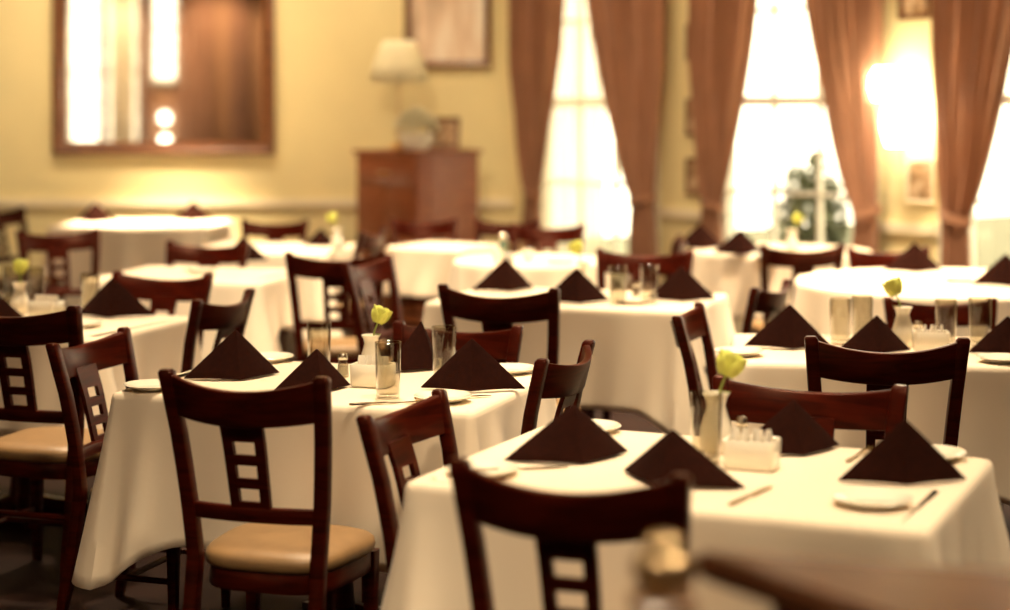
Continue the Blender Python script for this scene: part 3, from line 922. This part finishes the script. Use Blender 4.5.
def round_(cx, cy, r, what, drop, seed):
    round_table(cx, cy, r, 'round pedestal table under the cloth of the ' + what)
    outl = []
    for i in range(200):
        a = 2 * PI * i / 200; n = Vector((math.cos(a), math.sin(a))); outl.append((n * r, n, 9., 'near', 'near', 0.))
    table_cloth('tablecloth', (cx, cy), 0, outl, dict(near=drop), 'white cloth hanging in folds over the ' + what, seed, round_=True, wave=.004)
nL, nK, nR = 'round table below the window near the cabinet', 'round table before the middle window', 'big bright round table below the wall lamp'
round_(.14, 9.85, .42, nL, .38, 21)
round_(1.62, 10.55, .52, nK, .36, 22)
round_(2.15, 8.60, .75, nR, .30, 23)

# ================================================================== CHAIRS
chair(243, 373, -18, 1.02, 'black chair seen from behind at the near side of the in-focus table', sx=.95)
chair(89, 335, -108, .96, 'reddish chair at the end of the in-focus table, beside the cut-off chair')
chair(567, 349, 70, .985, 'dark chair between the in-focus table and the brass-post table')
chair(458, 323, 162, .955, 'reddish chair facing us behind two water glasses of the in-focus table')
chair(567, 466, -20, 1.025, 'big out-of-focus black chair beside the brass-topped post', sx=.94)
chair(403, 402, -112, .935, 'glossy red-brown chair overlapping the near corner of the in-focus table', sx=1.06)
chair(809, 380, 158, .972, 'glossy red-brown chair with wide crest behind the big yellow rose', sx=1.09)
chair(887, 337, -5, 1.03, 'black chair seen from behind, hiding a ridged napkin, before the big round table', sx=.94)
chair(688, 309, -106, .975, 'red-brown chair with pale reflection at the plate end of a square table')
chair(940, 297, 174, .925, 'dark red chair half hidden by glasses before the big round table')
chair(498, 286, -19, 1.03, 'black chair seen from behind at the table in the middle of the room', sx=.95)
chair(772, 283, 62, .93, 'dark chair behind the broad napkin, beside the big round table')
chair(367, 258, -112, 1.0, 'red-brown chair with a yellow reflection in front of a black chair')
chair(645, 249, 165, 1.0, 'dark chair behind the two glasses of the middle table')
chair(12, 303, -19, 1.05, 'black chair with tan seat, cut by the picture edge')
chair(225, 294, 72, .98, 'dark chair standing behind the tallest ridged napkin')
chair(163, 272, 163, .98, 'red chair facing us behind the broad black napkin')
chair(335, 252, -2, 1.0, 'black chair with tan seat seen from behind, beyond the salt shaker')
chair(208, 241, 170, .97, 'dark chair with a greenish reflection in front of the sunlit table')
chair(373, 229, 76, .965, 'black chair turned sideways just before the small boxy table')
chair(58, 229, -150, 1.0, 'brown chair with shiny front standing beside the sunlit table')
chair(-2, 208, -120, 1.0, 'brown chair by the mirror wall, cut by the picture edge')
chair(275, 219, 170, .955, 'reddish chair with pink sheen against the yellow wall')
chair(424, 218, 178, .95, 'dark chair in front of the cabinet, behind the boxy table')
chair(508, 219, 160, .95, 'dark chair beside the cabinet below the corner curtain')
chair(548, 223, 172, .97, 'dark chair below the sheer curtain behind the candles')
chair(678, 237, 82, .95, 'dark chair under the small frames, between two round tables')
chair(803, 244, 8, .965, 'dark chair seen from behind between the big round table and the middle window')
chair(888, 247, 186, .94, 'brown chair with shiny curved crest at the big round table')

# ================================================================== TABLE SETTINGS
def setting_label(side, what): return {'near': 'on the near side of the ', 'far': 'on the far side of the ', 'left': 'at the left end of the ', 'right': 'at the right end of the '}[side] + what
def P(u, v): return at(u, v, CT)
# napkins (position from the table, turn of the ridge)
NK = 'dark pyramid napkin '
napkin(P(236, 379), 24, NK + 'with a sharp ridge above the black chair back, on the in-focus table')
napkin(P(317, 391), 30, NK + 'at the near side of the in-focus table beside the glass and rose', .82)
napkin(P(472, 391), -4, NK + 'lying broad before a tall glass at the end of the in-focus table', 1.02, .6)
napkin(P(422, 369), 60, NK + 'half hidden behind the rose on the in-focus table')
napkin(P(574, 461), 20, NK + 'with two lit faces on the brass-post table, near the dark chair', 1.05, 1., .84)
napkin(P(672, 484), -38, NK + 'just above the big out-of-focus black chair', 1.05, 1., .76)
napkin(P(794, 453), 18, NK + 'behind the caddy and yellow rose on the brass-post table', .95, 1., .88)
napkin(P(905, 484), 2, NK + 'black and broad beside the plates on the brass-post table', .95, .55)
napkin(P(790, 348), 4, NK + 'beside the plate, on the table before the big round one')
napkin(P(877, 353), 5, NK + 'in front of the bud vase, above the black chair crest', .85)
napkin(P(1008, 354), 10, NK + 'cut by the picture edge beside two glasses', .85)
napkin(P(506, 291), 20, NK + 'above the crest of the black chair at the middle table')
napkin(P(577, 303), 8, NK + 'near the two glasses on the middle table beside the black chair')
napkin(P(682, 301), 0, NK + 'broad one beside the two glasses on the middle table')
napkin(P(112, 317), -6, NK + 'broad and black beside a glass on the cut-off table', 1.05)
napkin(P(-16, 321), 0, NK + 'cut off by the picture edge, on the cut-off table')
napkin(P(95, 222.5), 0, NK + 'small and far, on the sunlit table away from the mirror middle')
napkin(P(193, 221), 0, NK + 'small and far, on the sunlit table under the mirror middle')
napkin(P(700, 249), 0, NK + 'at the edge of the round table by the middle window')
napkin(P(740, 255), 0, NK + 'in front on the round table before the middle window')
napkin(P(915, 272), 0, NK + 'on the big bright round table below the picture')
napkin(P(1006, 286), 0, NK + 'on the big bright round table at the picture edge')
napkin(P(321, 246), 20, NK + 'small one with a lime rose on the table by the cabinet', .7)
napkin(P(243, 261.5), 0, NK + 'far black one on the second table out from the mirror', .9)

GL = 'clear water glass '
tumbler(P(388, 398), GL + 'in front of the rose at the near side of the in-focus table')
tumbler(P(319, 374), GL + 'above the low napkin beside the salt shaker, in-focus table')
tumbler(P(444, 379), GL + 'behind the broad napkin on the in-focus table')
tumbler(P(618, 304), GL + 'first of two on the middle table, nearer the black chair')
tumbler(P(649, 303), GL + 'second of two on the middle table, touching the broad napkin')
tumbler(P(946, 345), GL + 'beside the salt shaker on the table before the big round one')
tumbler(P(980, 346), GL + 'last in the row on the table before the big round one', 1.05)
tumbler(P(840, 344), GL + 'next to the broad napkin, table before the big round one')
tumbler(P(862, 341), GL + 'behind the ridge napkin, table before the big round one')
tumbler(P(36, 305), GL + 'among white ware on the cut-off table')
tumbler(P(12, 304), GL + 'cut-off table, beside the picture border')
tumbler(P(90, 312), GL + 'in front of the broad black napkin on the cut-off table')
tumbler(P(706, 462), GL + 'pale and blurred beside the rose on the brass-post table')

PL = 'white bread plate '
plate(A.p(-.40, .34), PL + 'at the far corner of the in-focus table by the ridged napkin')
plate(A.p(-.46, -.31), PL + 'at the near corner of the in-focus table by the black chair')
plate(A.p(.43, .34), PL + 'behind the broad napkin of the in-focus table')
plate(A.p(.42, -.24), PL + 'at the corner of the in-focus table above the red-brown chair')
plate(B.p(-.44, -.27), PL + 'behind the crest of the big out-of-focus chair')
plate(P(873, 505), PL + 'near the edge of the brass-post table before the broad napkin')
plate(B.p(.44, .33), PL + 'behind the broad napkin at the far corner of the brass-post table')
plate(B.p(-.42, .33), PL + 'at the far corner of the brass-post table by the dark chair')
plate(P(739, 355), PL + 'at the corner of the square table before the red-brown chair')
plate(P(1003, 362), PL + 'with a knife at the picture edge, table before the big round one')
plate(P(634, 303), PL + 'below the two glasses of the middle table')
plate(P(80, 327), PL + 'in front of the broad napkin on the cut-off table')
plate(P(560, 262), PL + 'on the round table with candles')
plate(P(200, 272), PL + 'on the second table out from the mirror')
plate(P(765, 257), PL + 'on the round table before the middle window')
plate(P(960, 281), PL + 'on the big bright round table')

KN = 'steel table knife '
knife(P(388, 404), -74, KN + 'at the near edge of the in-focus table by the glass')
knife(P(452, 398), -74, KN + 'below the broad napkin of the in-focus table')
knife(P(750, 497), -30, KN + 'beside the napkin near the big out-of-focus chair')
knife(P(985, 350), 60, KN + 'reaching over the plate at the picture edge')
knife(P(520, 470), -75, KN + 'between chair crest and two-faced napkin on the brass-post table')
fork(P(860, 455), -28, 'steel table fork beside the broad napkin on the brass-post table')
fork(P(290, 394), -20, 'steel table fork beside the low napkin on the in-focus table')

# centre pieces
def centre(tab, what, pv, pr, pc, ps, deg, rdeg, s=1.):
    vase(pv, 'white bud vase holding the rose on the ' + what, s)
    rose(Vector((pv.x, pv.y, pv.z)), rdeg, 'yellow rose in the vase on the ' + what, s)
    if pc is not None: caddy(pc, deg, 'white square caddy of sugar packets on the ' + what, what)
    if ps is not None: shaker(ps, 'glass salt shaker with metal cap on the ' + what)
centre(A, nA, P(371, 376), None, P(373, 386), P(343, 377), -18, 20)
centre(B, nB, P(716, 452), None, P(752, 468), P(742, 447), -22, 10, 1.12)
centre(Cc, nC, P(903, 347), None, P(931, 351), P(918, 342), -8, 150, 1.1)
centre(D, nD, P(583, 291), None, None, P(636, 299), 0, 170, 1.05)
centre(E, nE, P(20, 314), None, P(46, 318), None, -19, 100)
centre(H, nH, P(337, 250), None, None, None, 0, 180, 1.)
centre(None, nK, P(792, 253), None, None, None, 0, 0, 1.05)
votive(P(497, 262), 'white votive candle beside the boxy table, on the round table')
votive(P(528, 261), 'white votive candle below the corner curtain, on the round table')
votive(P(508, 266), 'white votive candle in front of the other two, on the round table')
# bottle on the candle table
bp_ = P(503, 259)
bt = thing('pepper_mill', 'greenish grey bottle-shaped mill behind the votive candles', 'mill', bp_)
bm = bmesh.new(); lathe(bm, [(0, 0), (.026, 0), (.028, .02), (.022, .06), (.026, .09), (.024, .105), (0, .105)], 18); finish('body', bm, M['bottle'], bt, smooth=60)
bm = bmesh.new(); lathe(bm, [(.012, .105), (.020, .112), (.022, .125), (.014, .140), (0, .145)], 18); finish('cap', bm, M['cap_metal'], bt, smooth=60)

# ================================================================== LIGHT
def spot(x, y, e, ang=62, blend=.7, z=4.1, tgt=None, col=(1, .79, .525), rad=.22):  # unseen lamps, added to brighten tables, cloth fronts and walls
    l = bpy.data.lights.new('added_spot', 'SPOT'); l.energy = e; l.spot_size = R(ang); l.spot_blend = blend; l.color = col; l.shadow_soft_size = rad
    o = bpy.data.objects.new('added_spot', l); C.objects.link(o); o.location = (x, y, z)
    t = Vector(tgt if tgt else (x, y, .75)); o.rotation_euler = (t - o.location).to_track_quat('-Z', 'Y').to_euler()
    return o
E0 = 560
for tb, k in ((A, .85), (B, .6), (Cc, 1.2), (D, 1.2), (E, 1.), (Ff, 1.), (H, 1.0), (G, 1.0)):  # added spots keep the table tops bright and the floor dark
    spot(tb.c.x + .1, tb.c.y + .15, E0 * k)
spot(.2, 1.4, E0 * .5, 38, tgt=(-.45, 5.0, .35))  # added fill for the front of the in-focus table's cloth
spot(-1.2, 5.2, E0 * 1.0, 58, tgt=(-1.5, 11.6, .3))  # added fill for the cloth fronts of the far tables
spot(.9, 5.6, E0 * .6, 55, tgt=(1.0, 10.2, .3))  # second added fill, towards the tables near the windows
spot(.2, 9.8, E0 * .6); spot(1.62, 10.15, E0 * 1.5); spot(2.2, 8.75, E0 * 2.6)  # added spots brightening the round tables
spot(-2.6, 12.9, E0 * 8, 34, tgt=(-2.55, 13.45, .75))  # added spot standing in for the sun patch on table and rail
for x in (-4.6, -2.9, -1.5): spot(x, 13.0, E0 * .30, 75, tgt=(x, 14.3, 1.9))  # added wash that brightens the mirror wall
for s_ in (1.9, 3.9, 5.5, .8, 2.9):  # added wash along the window wall
    q = wallpt(s_, 1.5); q2 = wallpt(s_, 0); spot(q.x, q.y, E0 * .14, 75, tgt=(q2.x, q2.y, 1.7))
for x in (-7, -5.2): spot(x, -2.6, E0 * .5, 90, tgt=(x, -4, 2.0))  # added wash on the wall and drapes that the mirror reflects
for x, y in ((-3.2, 2.2), (2.6, 3.0), (-4.6, 8.5), (0., 1.2)):      # unseen wide spots added as fill for the rest of the room
    spot(x, y, E0 * .5, 100)
pl = bpy.data.lights.new('wall_lamp_bulb', 'POINT'); pl.energy = 5; pl.color = (1, .88, .58); pl.shadow_soft_size = .06
po = bpy.data.objects.new('wall_lamp_bulb', pl); C.objects.link(po); q = wallpt(3.95, .32, 1.75); po.location = q

w = bpy.data.worlds.new('daylight'); scn.world = w; w.use_nodes = True
bg = w.node_tree.nodes['Background']; bg.inputs['Color'].default_value = (1, .84, .60, 1); bg.inputs['Strength'].default_value = 4.5

# ================================================================== CAMERA
cam = bpy.data.cameras.new('camera'); co = bpy.data.objects.new('camera', cam); C.objects.link(co)
co.location = (0, 0, EYE); co.rotation_euler = (PI / 2, 0, 0)
cam.sensor_width = 36; cam.lens = 36 * F / 1010
cam.shift_y = -(305 - YH) / 1010
cam.clip_end = 200
cam.dof.use_dof = True; cam.dof.focus_distance = 5.15; cam.dof.aperture_fstop = 1.25
scn.camera = co
scn.view_settings.view_transform = 'Standard'; scn.view_settings.look = 'None'
scn.view_settings.gamma = 1; scn.view_settings.use_curve_mapping = False
scn.view_settings.exposure = 0.45
scn.cycles.use_denoising = True
scn.cycles.max_bounces = 10; scn.cycles.transparent_max_bounces = 16
